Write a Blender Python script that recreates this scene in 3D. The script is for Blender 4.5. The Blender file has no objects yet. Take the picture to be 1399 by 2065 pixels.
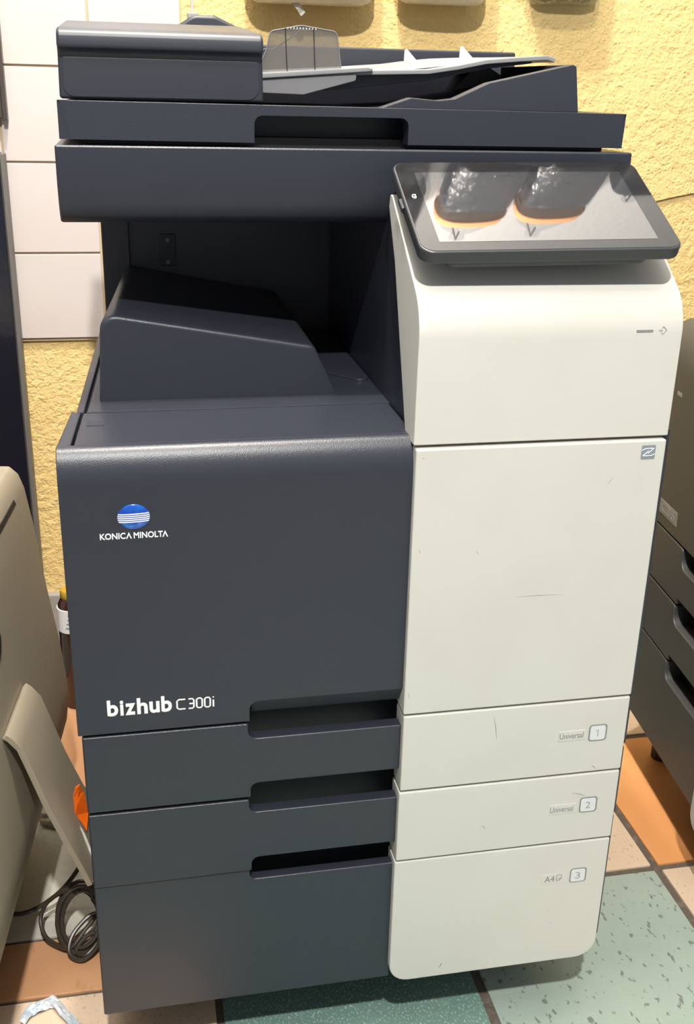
import bpy, bmesh, math, random
from mathutils import Vector, Matrix
random.seed(7)
S = bpy.context.scene
COL = S.collection

# ---------------------------------------------------------------- camera
cam_d = bpy.data.cameras.new('camera')
cam = bpy.data.objects.new('camera', cam_d)
COL.objects.link(cam)
S.camera = cam
_right = Vector((0.98149785, -0.18922200, 0.02999900))
_fpx = 2152.581
def _camera():
    # solved from the vanishing points of the printer front
    f = _fpx; cx, cy = 699.5, 1032.5
    X = Vector((11770 - cx, 450 - cy, f)).normalized()
    Zd = Vector((566 - cx, 6450 - cy, f)).normalized()
    Zu = -(Zd - X * (X @ Zd) * 0.5) if False else -Zd
    Y = Zu.cross(X).normalized()
    if Y.z < 0: Y = -Y
    X = (X - Y * X.dot(Y)).normalized()
    Zu = X.cross(Y)
    R = Matrix((X, Y, Zu)).transposed()          # world -> camera (x right, y down, z forward)
    M = Matrix((R[0], -R[1], -R[2])).transposed().to_4x4()
    M.translation = Vector((0.0695, -0.9509, 1.0208))
    return M
cam.matrix_world = _camera()
cam_d.sensor_fit = 'VERTICAL'
cam_d.sensor_height = 36.0
cam_d.lens = _fpx / 2065.0 * 36.0
cam_d.clip_start = 0.01
cam_d.clip_end = 50

# ---------------------------------------------------------------- world, lamps, exposure
W = bpy.data.worlds.new('room_light')
S.world = W
W.use_nodes = True
W.node_tree.nodes['Background'].inputs[0].default_value = (0.93, 0.96, 1.0, 1)
W.node_tree.nodes['Background'].inputs[1].default_value = 0.38

def lamp(name, loc, power, radius, color):
    l = bpy.data.lights.new(name, 'POINT')
    l.energy = power; l.shadow_soft_size = radius; l.color = color
    o = bpy.data.objects.new(name, l); COL.objects.link(o); o.location = loc
    return o
lamp('ceiling_lamp_light', (0.05, -1.50, 2.60), 280, 0.04, (1.0, 0.965, 0.91))
lamp('ceiling_lamp_light_near_wall', (0.15, 0.12, 2.72), 150, 0.04, (1.0, 0.94, 0.85))

S.view_settings.view_transform = 'Standard'
S.view_settings.look = 'None'
S.view_settings.gamma = 1.0
S.view_settings.use_curve_mapping = False
S.view_settings.exposure = 0.17

# ---------------------------------------------------------------- materials
def mat(name, col, rough=0.5, metal=0.0, bump=None, mottle=None, spec=0.5, alpha=None, ior=None, coat=0.0, trans=0.0):
    m = bpy.data.materials.new(name); m.use_nodes = True
    nt = m.node_tree; N = nt.nodes; L = nt.links
    b = N['Principled BSDF']
    b.inputs['Base Color'].default_value = (*col, 1)
    b.inputs['Roughness'].default_value = rough
    b.inputs['Metallic'].default_value = metal
    b.inputs['Specular IOR Level'].default_value = spec
    if ior: b.inputs['IOR'].default_value = ior
    if coat: b.inputs['Coat Weight'].default_value = coat; b.inputs['Coat Roughness'].default_value = 0.05
    if trans: b.inputs['Transmission Weight'].default_value = trans
    if alpha is not None: b.inputs['Alpha'].default_value = alpha
    tc = N.new('ShaderNodeTexCoord')
    if mottle:                                   # (scale, other colour, low, high)
        n = N.new('ShaderNodeTexNoise'); n.inputs['Scale'].default_value = mottle[0]; n.inputs['Detail'].default_value = 6
        L.new(tc.outputs['Object'], n.inputs['Vector'])
        r = N.new('ShaderNodeValToRGB')
        r.color_ramp.elements[0].position = mottle[2]; r.color_ramp.elements[0].color = (*col, 1)
        r.color_ramp.elements[1].position = mottle[3]; r.color_ramp.elements[1].color = (*mottle[1], 1)
        L.new(n.outputs['Fac'], r.inputs[0]); L.new(r.outputs[0], b.inputs['Base Color'])
    if bump:                                     # list of (scale, strength, distance)
        prev = None
        for sc, st, di in bump:
            n = N.new('ShaderNodeTexNoise'); n.inputs['Scale'].default_value = sc; n.inputs['Detail'].default_value = 3
            L.new(tc.outputs['Object'], n.inputs['Vector'])
            bp = N.new('ShaderNodeBump'); bp.inputs['Strength'].default_value = st; bp.inputs['Distance'].default_value = di
            L.new(n.outputs['Fac'], bp.inputs['Height'])
            if prev: L.new(prev.outputs[0], bp.inputs['Normal'])
            prev = bp
        L.new(prev.outputs[0], b.inputs['Normal'])
    return m

M = {}
M['dark'] = mat('charcoal plastic', (0.023, 0.026, 0.037), 0.35, bump=[(900, 0.5, 0.0004)])
M['dark2'] = mat('charcoal plastic fine', (0.023, 0.026, 0.037), 0.45)
M['white'] = mat('warm white plastic', (0.565, 0.558, 0.515), 0.42, mottle=(9, (0.54, 0.528, 0.483), 0.45, 0.75))
M['lightgrey'] = mat('light grey plastic', (0.22, 0.225, 0.23), 0.45)
M['midgrey'] = mat('mid grey plastic', (0.17, 0.17, 0.18), 0.45)
M['black'] = mat('black plastic', (0.012, 0.012, 0.014), 0.45)
M['bezel'] = mat('tablet bezel plastic', (0.035, 0.037, 0.042), 0.35)
M['glass'] = mat('panel glass', (0.012, 0.012, 0.013), 0.03, ior=2.1)
M['screen'] = mat('display', (0.030, 0.030, 0.032), 0.02, ior=4.2)
M['print_white'] = mat('white print', (0.85, 0.85, 0.86), 0.5)
M['print_grey'] = mat('grey print', (0.22, 0.22, 0.22), 0.6)
M['numeral'] = mat('numeral grey', (0.30, 0.31, 0.32), 0.6)
M['badge'] = mat('badge face', (0.62, 0.64, 0.65), 0.35)
M['nfc'] = mat('sticker grey', (0.22, 0.25, 0.28), 0.4)
M['emblem'] = mat('emblem blue', (0.003, 0.045, 0.36), 0.12, metal=0.2, coat=1.0, mottle=(60, (0.004, 0.14, 0.60), 0.4, 0.7))
M['chrome'] = mat('emblem silver', (0.80, 0.82, 0.86), 0.25)
M['scuff'] = mat('scuff', (0.20, 0.19, 0.17), 0.7)
M['smoke'] = mat('smoked clear plastic', (0.16, 0.15, 0.135), 0.08, alpha=0.55)
M['clear'] = mat('clear fin plastic', (0.7, 0.72, 0.75), 0.15, alpha=0.6)
M['beige'] = mat('beige copier plastic', (0.29, 0.25, 0.185), 0.5, bump=[(900, 0.3, 0.0004)])
M['grey_copier'] = mat('grey copier plastic', (0.050, 0.050, 0.048), 0.4, bump=[(900, 0.3, 0.0004)])
M['black_gloss'] = mat('glossy black panel', (0.006, 0.007, 0.014), 0.18, bump=[(14, 0.15, 0.01)])
M['panel_edge'] = mat('panel edge', (0.13, 0.12, 0.11), 0.5)
M['brown_frame'] = mat('dark brown frame', (0.045, 0.035, 0.03), 0.4)
M['stucco'] = mat('yellow stucco', (0.76, 0.56, 0.235), 0.75, mottle=(5, (0.72, 0.52, 0.21), 0.4, 0.75), bump=[(75, 0.8, 0.006), (210, 0.7, 0.003)])
M['upper_paint'] = mat('white upper wall', (0.55, 0.54, 0.53), 0.8, bump=[(42, 0.4, 0.006)])
M['ceiling'] = mat('ceiling paint', (0.75, 0.74, 0.72), 0.9)
M['tile'] = mat('white wall tile', (0.555, 0.51, 0.495), 0.14, mottle=(4, (0.56, 0.49, 0.46), 0.4, 0.7))
M['grout_wall'] = mat('tile grout', (0.52, 0.40, 0.26), 0.9)
M['base'] = mat('grey skirting', (0.30, 0.28, 0.25), 0.8, bump=[(60, 0.4, 0.004)])
M['grout'] = mat('floor grout', (0.12, 0.095, 0.075), 0.95, mottle=(60, (0.22, 0.18, 0.14), 0.5, 0.8), bump=[(160, 0.6, 0.004)])

def speckled(name, col, spot, scale, lo, hi, big=None, rough=0.55):
    m = mat(name, col, rough, bump=[(200, 0.25, 0.002)])
    nt = m.node_tree; N = nt.nodes; L = nt.links; b = N['Principled BSDF']
    tc = N.new('ShaderNodeTexCoord')
    n1 = N.new('ShaderNodeTexNoise'); n1.inputs['Scale'].default_value = 7; n1.inputs['Detail'].default_value = 5
    L.new(tc.outputs['Object'], n1.inputs['Vector'])
    r1 = N.new('ShaderNodeValToRGB'); r1.color_ramp.elements[0].position = 0.35; r1.color_ramp.elements[1].position = 0.7
    r1.color_ramp.elements[0].color = (*col, 1); r1.color_ramp.elements[1].color = (*(big or col), 1)
    L.new(n1.outputs['Fac'], r1.inputs[0])
    mp = N.new('ShaderNodeMapping'); mp.inputs['Scale'].default_value = (1.0, 0.55, 1.0); mp.inputs['Rotation'].default_value = (0, 0, 0.6)
    L.new(tc.outputs['Object'], mp.inputs['Vector'])
    n2 = N.new('ShaderNodeTexNoise'); n2.inputs['Scale'].default_value = scale; n2.inputs['Detail'].default_value = 2
    L.new(mp.outputs[0], n2.inputs['Vector'])
    r2 = N.new('ShaderNodeValToRGB'); r2.color_ramp.elements[0].position = lo; r2.color_ramp.elements[1].position = hi
    r2.color_ramp.elements[0].color = (0, 0, 0, 1); r2.color_ramp.elements[1].color = (1, 1, 1, 1)
    L.new(n2.outputs['Fac'], r2.inputs[0])
    mx = N.new('ShaderNodeMixRGB'); L.new(r2.outputs[0], mx.inputs[0]); L.new(r1.outputs[0], mx.inputs[1])
    mx.inputs[2].default_value = (*spot, 1)
    L.new(mx.outputs[0], b.inputs['Base Color'])
    return m
M['f_green'] = speckled('green floor tile', (0.135, 0.24, 0.205), (0.36, 0.50, 0.44), 420, 0.55, 0.68, (0.17, 0.28, 0.24))
M['f_pale'] = speckled('pale green floor tile', (0.32, 0.40, 0.35), (0.17, 0.20, 0.17), 130, 0.625, 0.68, (0.37, 0.45, 0.39))
M['f_orange'] = speckled('orange floor tile', (0.74, 0.33, 0.12), (0.60, 0.25, 0.09), 18, 0.6, 0.9, (0.78, 0.37, 0.14), 0.4)
M['f_terra'] = speckled('terracotta floor tile', (0.58, 0.30, 0.15), (0.36, 0.18, 0.09), 30, 0.62, 0.78, (0.66, 0.36, 0.19), 0.5)
M['f_beige'] = speckled('beige floor tile', (0.66, 0.50, 0.36), (0.45, 0.33, 0.22), 260, 0.62, 0.74, (0.72, 0.56, 0.41))
M['f_white'] = speckled('off white floor tile', (0.58, 0.55, 0.48), (0.50, 0.47, 0.40), 60, 0.55, 0.8, (0.62, 0.60, 0.53), 0.35)
M['cable'] = mat('cable rubber', (0.045, 0.036, 0.027), 0.3)
M['white_cable'] = mat('white cable', (0.55, 0.54, 0.50), 0.5)
M['amber'] = mat('amber bottle glass', (0.035, 0.010, 0.006), 0.08, coat=0.5)
M['cap'] = mat('yellow cap', (0.42, 0.26, 0.02), 0.4)
M['label'] = mat('paper label', (0.72, 0.73, 0.76), 0.6)
M['ink'] = mat('label ink', (0.22, 0.23, 0.25), 0.7)
M['orange'] = mat('orange plastic', (0.85, 0.14, 0.008), 0.4)
M['hose'] = mat('ribbed connector plastic', (0.50, 0.44, 0.33), 0.5)
M['foil'] = mat('crumpled wrapper', (0.62, 0.66, 0.70), 0.35, metal=0.2, mottle=(25, (0.45, 0.58, 0.72), 0.45, 0.7))
M['canister'] = mat('white canister plastic', (0.75, 0.74, 0.70), 0.4)
M['bag_black'] = mat('packed black unit', (0.018, 0.022, 0.032), 0.3)
M['bag_orange'] = mat('orange strap', (0.80, 0.36, 0.14), 0.5)
M['hook'] = mat('black hook', (0.01, 0.01, 0.01), 0.4)
def film(name, gloss, rough, tint):
    m = bpy.data.materials.new(name); m.use_nodes = True
    N = m.node_tree.nodes; L = m.node_tree.links; N.clear()
    out = N.new('ShaderNodeOutputMaterial'); mx = N.new('ShaderNodeMixShader'); t = N.new('ShaderNodeBsdfTransparent'); g = N.new('ShaderNodeBsdfGlossy')
    t.inputs[0].default_value = (*tint, 1); g.inputs['Roughness'].default_value = rough
    tc = N.new('ShaderNodeTexCoord'); n = N.new('ShaderNodeTexNoise'); n.inputs['Scale'].default_value = 28
    b = N.new('ShaderNodeBump'); b.inputs['Strength'].default_value = 0.9; b.inputs['Distance'].default_value = 0.02
    L.new(tc.outputs['Object'], n.inputs['Vector']); L.new(n.outputs['Fac'], b.inputs['Height']); L.new(b.outputs[0], g.inputs['Normal'])
    mx.inputs[0].default_value = gloss
    L.new(t.outputs[0], mx.inputs[1]); L.new(g.outputs[0], mx.inputs[2]); L.new(mx.outputs[0], out.inputs[0])
    return m
M['bag_film'] = film('clear bag film', 0.14, 0.08, (0.93, 0.94, 0.96))
M['bag_milky'] = mat('milky bag film', (0.78, 0.76, 0.73), 0.25, alpha=0.88, bump=[(25, 0.6, 0.02)])
M['tag'] = mat('clear tag', (0.65, 0.63, 0.58), 0.2, alpha=0.75)
M['grey_cable'] = mat('grey wall cable', (0.42, 0.41, 0.40), 0.5)
M['sticker'] = mat('beige sticker', (0.22, 0.20, 0.16), 0.6)

# ---------------------------------------------------------------- builders
WL = {}                                          # world location of every object (no rotations on parents)
def empty(name, loc, label, cat, group=None):
    o = bpy.data.objects.new(name, None); COL.objects.link(o)
    o.location = loc; WL[o] = Vector(loc); o.empty_display_size = 0.05
    tag(o, label, cat, group); return o
def tag(o, label=None, cat=None, group=None, kind=None):
    if label: o['label'] = label
    if cat: o['category'] = cat
    if group: o['group'] = group
    if kind: o['kind'] = kind
    return o
def link(name, me, m, parent=None, loc=(0, 0, 0)):
    o = bpy.data.objects.new(name, me); COL.objects.link(o)
    if m is not None and not me.materials: me.materials.append(m)
    WL[o] = Vector(loc)
    if parent is not None:
        o.parent = parent; o.location = Vector(loc) - WL[parent]
    else:
        o.location = loc
    return o
def finish(name, bm, m, parent=None, bevel=0.0, seg=2, smooth=True, ang=28, origin=None, wn=True):
    bmesh.ops.remove_doubles(bm, verts=bm.verts, dist=1e-6)
    bmesh.ops.recalc_face_normals(bm, faces=bm.faces)
    if bevel > 0:
        ed = [e for e in bm.edges if len(e.link_faces) == 2 and e.calc_face_angle(0) > math.radians(ang)]
        bmesh.ops.bevel(bm, geom=ed, offset=bevel, segments=seg, profile=0.5, affect='EDGES', clamp_overlap=True)
    vs = [v.co for v in bm.verts]
    if origin is None:
        lo = Vector([min(v[i] for v in vs) for i in range(3)]); hi = Vector([max(v[i] for v in vs) for i in range(3)])
        origin = (lo + hi) / 2
    origin = Vector(origin)
    for v in bm.verts: v.co -= origin
    me = bpy.data.meshes.new(name); bm.to_mesh(me); bm.free()
    if smooth:
        for p in me.polygons: p.use_smooth = True
        me.set_sharp_from_angle(angle=math.radians(35))
    o = link(name, me, m, parent, origin)
    if smooth and wn and bevel > 0:
        w = o.modifiers.new('wn', 'WEIGHTED_NORMAL'); w.keep_sharp = True
    return o
def box(bm, x0, x1, y0, y1, z0, z1):
    return prism(bm, [(x0, y0), (x1, y0), (x1, y1), (x0, y1)], 'z', z0, z1)
def prism(bm, pts, axis, a, b):
    def P(p, t):
        return {'x': (t, p[0], p[1]), 'y': (p[0], t, p[1]), 'z': (p[0], p[1], t)}[axis]
    A = [bm.verts.new(P(p, a)) for p in pts]; B = [bm.verts.new(P(p, b)) for p in pts]
    n = len(pts)
    bm.faces.new(A); bm.faces.new(B[::-1])
    for i in range(n):
        bm.faces.new((A[i], B[i], B[(i + 1) % n], A[(i + 1) % n]))
    return A, B
def rpoly(pts, rads, seg=5):
    """round the corners of a 2D polygon"""
    out = []; n = len(pts)
    if not hasattr(rads, '__len__'): rads = [rads] * n
    for i in range(n):
        p = Vector(pts[i]); a = Vector(pts[i - 1]); b = Vector(pts[(i + 1) % n]); r = rads[i]
        if r <= 0: out.append(tuple(p)); continue
        u = (a - p); v = (b - p); lu, lv = u.length, v.length; u.normalize(); v.normalize()
        ang = u.angle(v); t = min(r / math.tan(ang / 2), lu * 0.48, lv * 0.48); r2 = t * math.tan(ang / 2)
        c = p + (u + v).normalized() * (r2 / math.sin(ang / 2))
        p0 = p + u * t; p1 = p + v * t
        d0 = p0 - c; d1 = p1 - c
        tot = d0.angle_signed(d1)
        for k in range(seg + 1):
            th = -tot * k / seg
            out.append((c.x + d0.x * math.cos(th) - d0.y * math.sin(th), c.y + d0.x * math.sin(th) + d0.y * math.cos(th)))
    return out
def part(name, m, parent, pts=None, axis='y', a=0, b=1, bevel=0.0015, seg=2, **k):
    bm = bmesh.new(); prism(bm, pts, axis, a, b)
    return finish(name, bm, M[m] if isinstance(m, str) else m, parent, bevel, seg, **k)
def bpart(name, m, parent, x0, x1, y0, y1, z0, z1, bevel=0.0015, seg=2, **k):
    bm = bmesh.new(); box(bm, x0, x1, y0, y1, z0, z1)
    return finish(name, bm, M[m], parent, bevel, seg, **k)
def tube(bm, pts, r, n=8, closed=False):
    pts = [Vector(p) for p in pts]; N = len(pts); rings = []
    up = None
    for i in range(N):
        if closed: d = pts[(i + 1) % N] - pts[i - 1]
        else: d = pts[min(i + 1, N - 1)] - pts[max(i - 1, 0)]
        d.normalize()
        if up is None:
            up = Vector((0, 0, 1)) if abs(d.z) < 0.9 else Vector((1, 0, 0))
        s = d.cross(up).normalized(); up = s.cross(d).normalized()
        rr = r[i] if hasattr(r, '__len__') else r
        rings.append([bm.verts.new(pts[i] + (s * math.cos(2 * math.pi * k / n) + up * math.sin(2 * math.pi * k / n)) * rr) for k in range(n)])
    for i in range(N if closed else N - 1):
        A = rings[i]; B = rings[(i + 1) % N]
        for k in range(n): bm.faces.new((A[k], A[(k + 1) % n], B[(k + 1) % n], B[k]))
    if not closed:
        bm.faces.new(rings[0][::-1]); bm.faces.new(rings[-1])
def catmull(pts, sub=8):
    P = [Vector(p) for p in pts]; out = []
    for i in range(len(P) - 1):
        p0 = P[max(i - 1, 0)]; p1 = P[i]; p2 = P[i + 1]; p3 = P[min(i + 2, len(P) - 1)]
        for k in range(sub):
            t = k / sub
            out.append(0.5 * ((2 * p1) + (p2 - p0) * t + (2 * p0 - 5 * p1 + 4 * p2 - p3) * t * t + (3 * p1 - p0 - 3 * p2 + p3) * t ** 3))
    out.append(P[-1]); return out
def lathe(bm, prof, cx, cy, n=24):
    rings = []
    for r, z in prof:
        rings.append([bm.verts.new((cx + r * math.cos(2 * math.pi * k / n), cy + r * math.sin(2 * math.pi * k / n), z)) for k in range(n)])
    for A, B in zip(rings, rings[1:]):
        for k in range(n): bm.faces.new((A[k], A[(k + 1) % n], B[(k + 1) % n], B[k]))
    bm.faces.new(rings[0][::-1]); bm.faces.new(rings[-1])
def text(name, s, m, parent, x0, x1, z0, z1, y, bold=0.0, thick=0.0004, space=1.0, frame=None):
    """lettering fitted to a rectangle on the plane y (facing the viewer); frame = optional 4x4 for other planes"""
    cu = bpy.data.curves.new(name, 'FONT'); cu.body = s; cu.size = 1; cu.offset = bold; cu.extrude = 0; cu.space_character = space
    cu.resolution_u = 4
    tmp = bpy.data.objects.new(name, cu); COL.objects.link(tmp)
    dg = bpy.context.evaluated_depsgraph_get(); dg.update()
    me = bpy.data.meshes.new_from_object(tmp.evaluated_get(dg))
    bpy.data.objects.remove(tmp); bpy.data.curves.remove(cu)
    xs = [v.co.x for v in me.vertices]; ys = [v.co.y for v in me.vertices]
    lx, hx, ly, hy = min(xs), max(xs), min(ys), max(ys)
    bm = bmesh.new(); bm.from_mesh(me); bpy.data.meshes.remove(me)
    for v in bm.verts:
        u = x0 + (v.co.x - lx) / (hx - lx) * (x1 - x0); w = z0 + (v.co.y - ly) / (hy - ly) * (z1 - z0)
        v.co = Vector((u, y, w))
    r = bmesh.ops.extrude_face_region(bm, geom=list(bm.faces))
    for e in r['geom']:
        if isinstance(e, bmesh.types.BMVert): e.co.y -= thick
    if frame is not None:
        for v in bm.verts: v.co = frame @ v.co
    for f_ in bm.faces: f_.smooth = False
    return finish(name, bm, M[m], parent, 0, smooth=False)
def glyphs(name, pieces, m, parent, z0, z1, y, bold, thick=0.0004):
    """pieces: (text, x0, x1, upside_down) side by side in one line of lettering"""
    out = bmesh.new()
    for s_, x0, x1, flip in pieces:
        cu = bpy.data.curves.new(name, 'FONT'); cu.body = s_; cu.size = 1; cu.offset = bold; cu.resolution_u = 4
        tmp = bpy.data.objects.new(name, cu); COL.objects.link(tmp)
        dg = bpy.context.evaluated_depsgraph_get(); dg.update()
        me = bpy.data.meshes.new_from_object(tmp.evaluated_get(dg))
        bpy.data.objects.remove(tmp); bpy.data.curves.remove(cu)
        xs_ = [v.co.x for v in me.vertices]; ys_ = [v.co.y for v in me.vertices]; lx, hx, ly, hy = min(xs_), max(xs_), min(ys_), max(ys_)
        for v in me.vertices:
            w = (v.co.y - ly) / (hy - ly)
            if flip: w = 1 - w
            v.co = Vector((x0 + (v.co.x - lx) / (hx - lx) * (x1 - x0), y, z0 + w * (z1 - z0)))
        out.from_mesh(me); bpy.data.meshes.remove(me)
    r = bmesh.ops.extrude_face_region(out, geom=list(out.faces))
    for e in r['geom']:
        if isinstance(e, bmesh.types.BMVert): e.co.y -= thick
    for f_ in out.faces: f_.smooth = False
    return finish(name, out, M[m], parent, 0, smooth=False)
def strokes(name, lines, w, m, parent, y, origin=(0, 0), sc=1.0, flat=0.35):
    bm = bmesh.new()
    for ln in lines:
        tube(bm, [(origin[0] + p[0] * sc, y, origin[1] + p[1] * sc) for p in ln], w, 8)
    for v in bm.verts: v.co.y = y + (v.co.y - y) * flat
    return finish(name, bm, M[m], parent, 0)
def struct(o): o['kind'] = 'structure'; return o

# ================================================================= THE ROOM
YW = 1.0
FZ = -0.07                                       # floor level (0 = underside of the printer body frame)
bm = bmesh.new(); box(bm, -1.6, 2.6, YW, YW + 0.12, FZ, 1.95)
wall = struct(finish('wall_back', bm, M['stucco'], None, 0, origin=(0, YW, 0)))
wall['label'] = 'rough yellow stucco wall behind the printer'
bm = bmesh.new(); box(bm, -1.6, 2.6, YW, YW + 0.12, 1.95, 2.9)
o = struct(finish('wall_upper', bm, M['upper_paint'], None, 0, origin=(0, YW, 1.95)))
o['label'] = 'white painted wall above the yellow stucco'
bm = bmesh.new(); box(bm, -1.6, 2.6, -1.2, YW + 0.12, 2.9, 2.96)
o = struct(finish('ceiling', bm, M['ceiling'], None, 0)); o['label'] = 'plain white ceiling'
# thicker coat of plaster with a rough lower edge, right of the printer
pl = [(0.1785, 0.660)]
pl += [(0.20 + 0.05 * i, 0.660 + 0.0101 * i + random.uniform(-.0015, .0015)) for i in range(1, 48)]
pl += [(2.60, 1.145), (2.60, 1.949), (0.1785, 1.949)]
bm = bmesh.new(); prism(bm, pl, 'y', YW - 0.006, YW + 0.002)
finish('plaster_coat', bm, M['stucco'], wall, 0, origin=(0, YW, 0))
# skirting
bm = bmesh.new(); box(bm, -1.6, 2.6, YW - 0.018, YW + 0.002, FZ, 0.095)
o = struct(finish('baseboard_back', bm, M['base'], None, 0.004)); o['label'] = 'dusty grey skirting along the stucco wall'
# wall tiles: a bed of grout and every tile of its own
tp = 0.1495; tx1 = 0.1775; tz0 = 0.594
bm = bmesh.new(); box(bm, tx1 - 6 * tp, tx1, YW - 0.0055, YW + 0.002, tz0 - 0.004, 1.94)
finish('tile_bed', bm, M['grout_wall'], wall, 0)
bm = bmesh.new(); box(bm, -tp / 2 + 0.0017, tp / 2 - 0.0017, -0.009, 0.0, -tp / 2 + 0.0017, tp / 2 - 0.0017)
tile0 = finish('wall_tile', bm, M['tile'], wall, 0.0012, 2, origin=(0, 0, 0)); tme = tile0.data
bpy.data.objects.remove(tile0)
for i in range(6):
    for j in range(9):
        t = link('wall_tile', tme, None, wall, (tx1 - tp * (i + 0.5), YW - 0.001, tz0 + tp * (j + 0.5)))
        t.modifiers.new('wn', 'WEIGHTED_NORMAL')

# floor
bm = bmesh.new(); box(bm, -1.6, 2.6, -2.6, YW + 0.1, FZ - 0.05, FZ - 0.004)
floor = struct(finish('floor', bm, M['grout'], None, 0, origin=(0, 0, FZ - 0.004)))
floor['label'] = 'patchwork floor of green, orange and beige tiles with dark grout'
def ftile(x0, x1, y0, y1, m, g=0.006):
    bm = bmesh.new(); box(bm, x0 + g, x1 - g, y0 + g, y1 - g, FZ - 0.02, FZ + random.uniform(-0.0006, 0.0))
    finish('floor_tile', bm, M[m], floor, 0.002, 2)
xs = [-0.879, -0.541, -0.203, 0.135, 0.477, 0.813, 1.151, 1.489, 1.827]
kinds = ['f_orange', 'f_beige', 'f_green', 'f_terra', 'f_pale', 'f_white']
for i in range(8):
    ys = [0.237 + 0.338 * k for k in range(-6, 4)]
    if i == 2:
        continue
    for k in range(9):
        m = {(3, 5): 'f_green', (4, 5): 'f_pale', (4, 6): 'f_beige', (5, 5): 'f_beige', (5, 6): 'f_orange', (3, 6): 'f_terra',
             (5, 7): 'f_beige', (6, 6): 'f_pale', (4, 7): 'f_green', (1, 6): 'f_terra', (1, 5): 'f_orange'}.get((i, k), None) or (['f_pale', 'f_green', 'f_white'][(i + k) % 3] if k < 5 else kinds[(i * 5 + k * 3) % 6])
        ftile(xs[i], xs[i + 1], ys[k], min(ys[k + 1], YW), m) if ys[k] < YW - 0.05 else None
for y0, y1, m in ((0.921, 1.0, 'f_beige'), (0.583, 0.921, 'f_terra'), (0.245, 0.583, 'f_white'), (0.140, 0.245, 'f_terra'), (-0.198, 0.140, 'f_beige'),
                  (-0.536, -0.198, 'f_green'), (-0.874, -0.536, 'f_pale')):
    ftile(xs[2], xs[3], y0, y1, m, 0.003)

# ================================================================= THE PRINTER
PR = empty('multifunction_printer', (0.3, 0.3, FZ), 'tall charcoal and white office photocopier with tilted touch screen, three drawers and document feeder', 'photocopier')
# ---- carcass
bm = bmesh.new()
prism(bm, [(0.006, 0.068), (0.597, 0.068), (0.597, 0.58), (0.036, 0.58)], 'z', 0.045, 0.700)
finish('body', bm, M['dark'], PR, 0.003)
bpart('base_frame', 'black', PR, 0.02, 0.585, 0.05, 0.56, -0.005, 0.047, 0.003)
for (x, y) in ((0.07, 0.12), (0.53, 0.12), (0.07, 0.50), (0.53, 0.50)):
    bm = bmesh.new(); n = 20
    prism(bm, [(y + 0.031 * math.cos(2 * math.pi * k / n), FZ + 0.031 + 0.031 * math.sin(2 * math.pi * k / n)) for k in range(n)], 'x', x - 0.012, x + 0.012)
    ca = finish('caster', bm, M['black'], PR, 0.003)
    bpart('caster_fork', 'midgrey', ca, x - 0.016, x + 0.016, y - 0.012, y + 0.020, FZ + 0.040, 0.0, 0.002)

bm = bmesh.new(); prism(bm, [(0.0005, 0.014), (0.006, 0.014), (0.0375, 0.575), (0.032, 0.575)], 'z', 0.040, 0.690)
finish('side_panel', bm, M['dark'], PR, 0.0015)
# ---- big dark front door
JD = [0.404, 0.3085, 0.212]; JB = 0.029           # dark joints
prof = [(0.022, 0.4055), (0.0, 0.4055)]
for k in range(11):
    a = math.radians(90 * k / 10)
    prof.append((0.018 - 0.018 * math.cos(a), 0.670 + 0.037 * math.sin(a)))
prof.append((0.022, 0.707))
XD = 0.3345
bm = bmesh.new()
pd = [(-0.003, 0.4055)] + rpoly([(0.10, 0.30), (0.1710, 0.4055), (0.1710, 0.4290), (0.30, 0.4290)], [0, 0.0, 0.010, 0], 6)[1:-1] + [(XD, 0.4290), (XD, 0.670), (-0.003, 0.670)]
prism(bm, pd, 'y', 0.0, 0.022)
prism(bm, prof[2:] + [(0.022, 0.670)], 'x', -0.003, XD)
bmesh.ops.remove_doubles(bm, verts=bm.verts, dist=1e-6)
bmesh.ops.delete(bm, geom=[f_ for f_ in bm.faces if all(abs(v.co.z - 0.670) < 1e-5 for v in f_.verts)], context='FACES_ONLY')
door = finish('front_door', bm, M['dark'], PR, 0.0010, 2, ang=40)
tag(door, 'charcoal front door with rounded top edge and maker lettering')
# rounded end of the grip scoop
part('grip_scoop', 'dark', door, [(0.0012, 0.4300), (0.0125, 0.4095), (0.0150, 0.4080), (0.0200, 0.4080), (0.0200, 0.4300)], 'x', 0.1735, XD, 0.0008)
# emblem and lettering
bm = bmesh.new(); n = 40; prev = None; ex, ez, rx, rz = 0.0640, 0.6415, 0.0150, 0.0127
rings = []
for k in range(7):
    a = math.radians(15 * k); rr = math.cos(a); yy = -0.0004 - 0.0022 * math.sin(a)
    rings.append([bm.verts.new((ex + rx * rr * math.cos(2 * math.pi * j / n), yy, ez + rz * rr * math.sin(2 * math.pi * j / n))) for j in range(n)] if k < 6 else [bm.verts.new((ex, yy, ez))])
rings.insert(0, [bm.verts.new((ex + rx * math.cos(2 * math.pi * j / n), 0.001, ez + rz * math.sin(2 * math.pi * j / n))) for j in range(n)])
for A, B in zip(rings, rings[1:]):
    for j in range(n):
        if len(B) == 1: bm.faces.new((A[j], A[(j + 1) % n], B[0]))
        else: bm.faces.new((A[j], A[(j + 1) % n], B[(j + 1) % n], B[j]))
bm.faces.new(rings[0][::-1])
emb = finish('emblem', bm, M['emblem'], door, 0); emb['label'] = 'domed blue oval emblem with five silver stripes'
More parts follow.
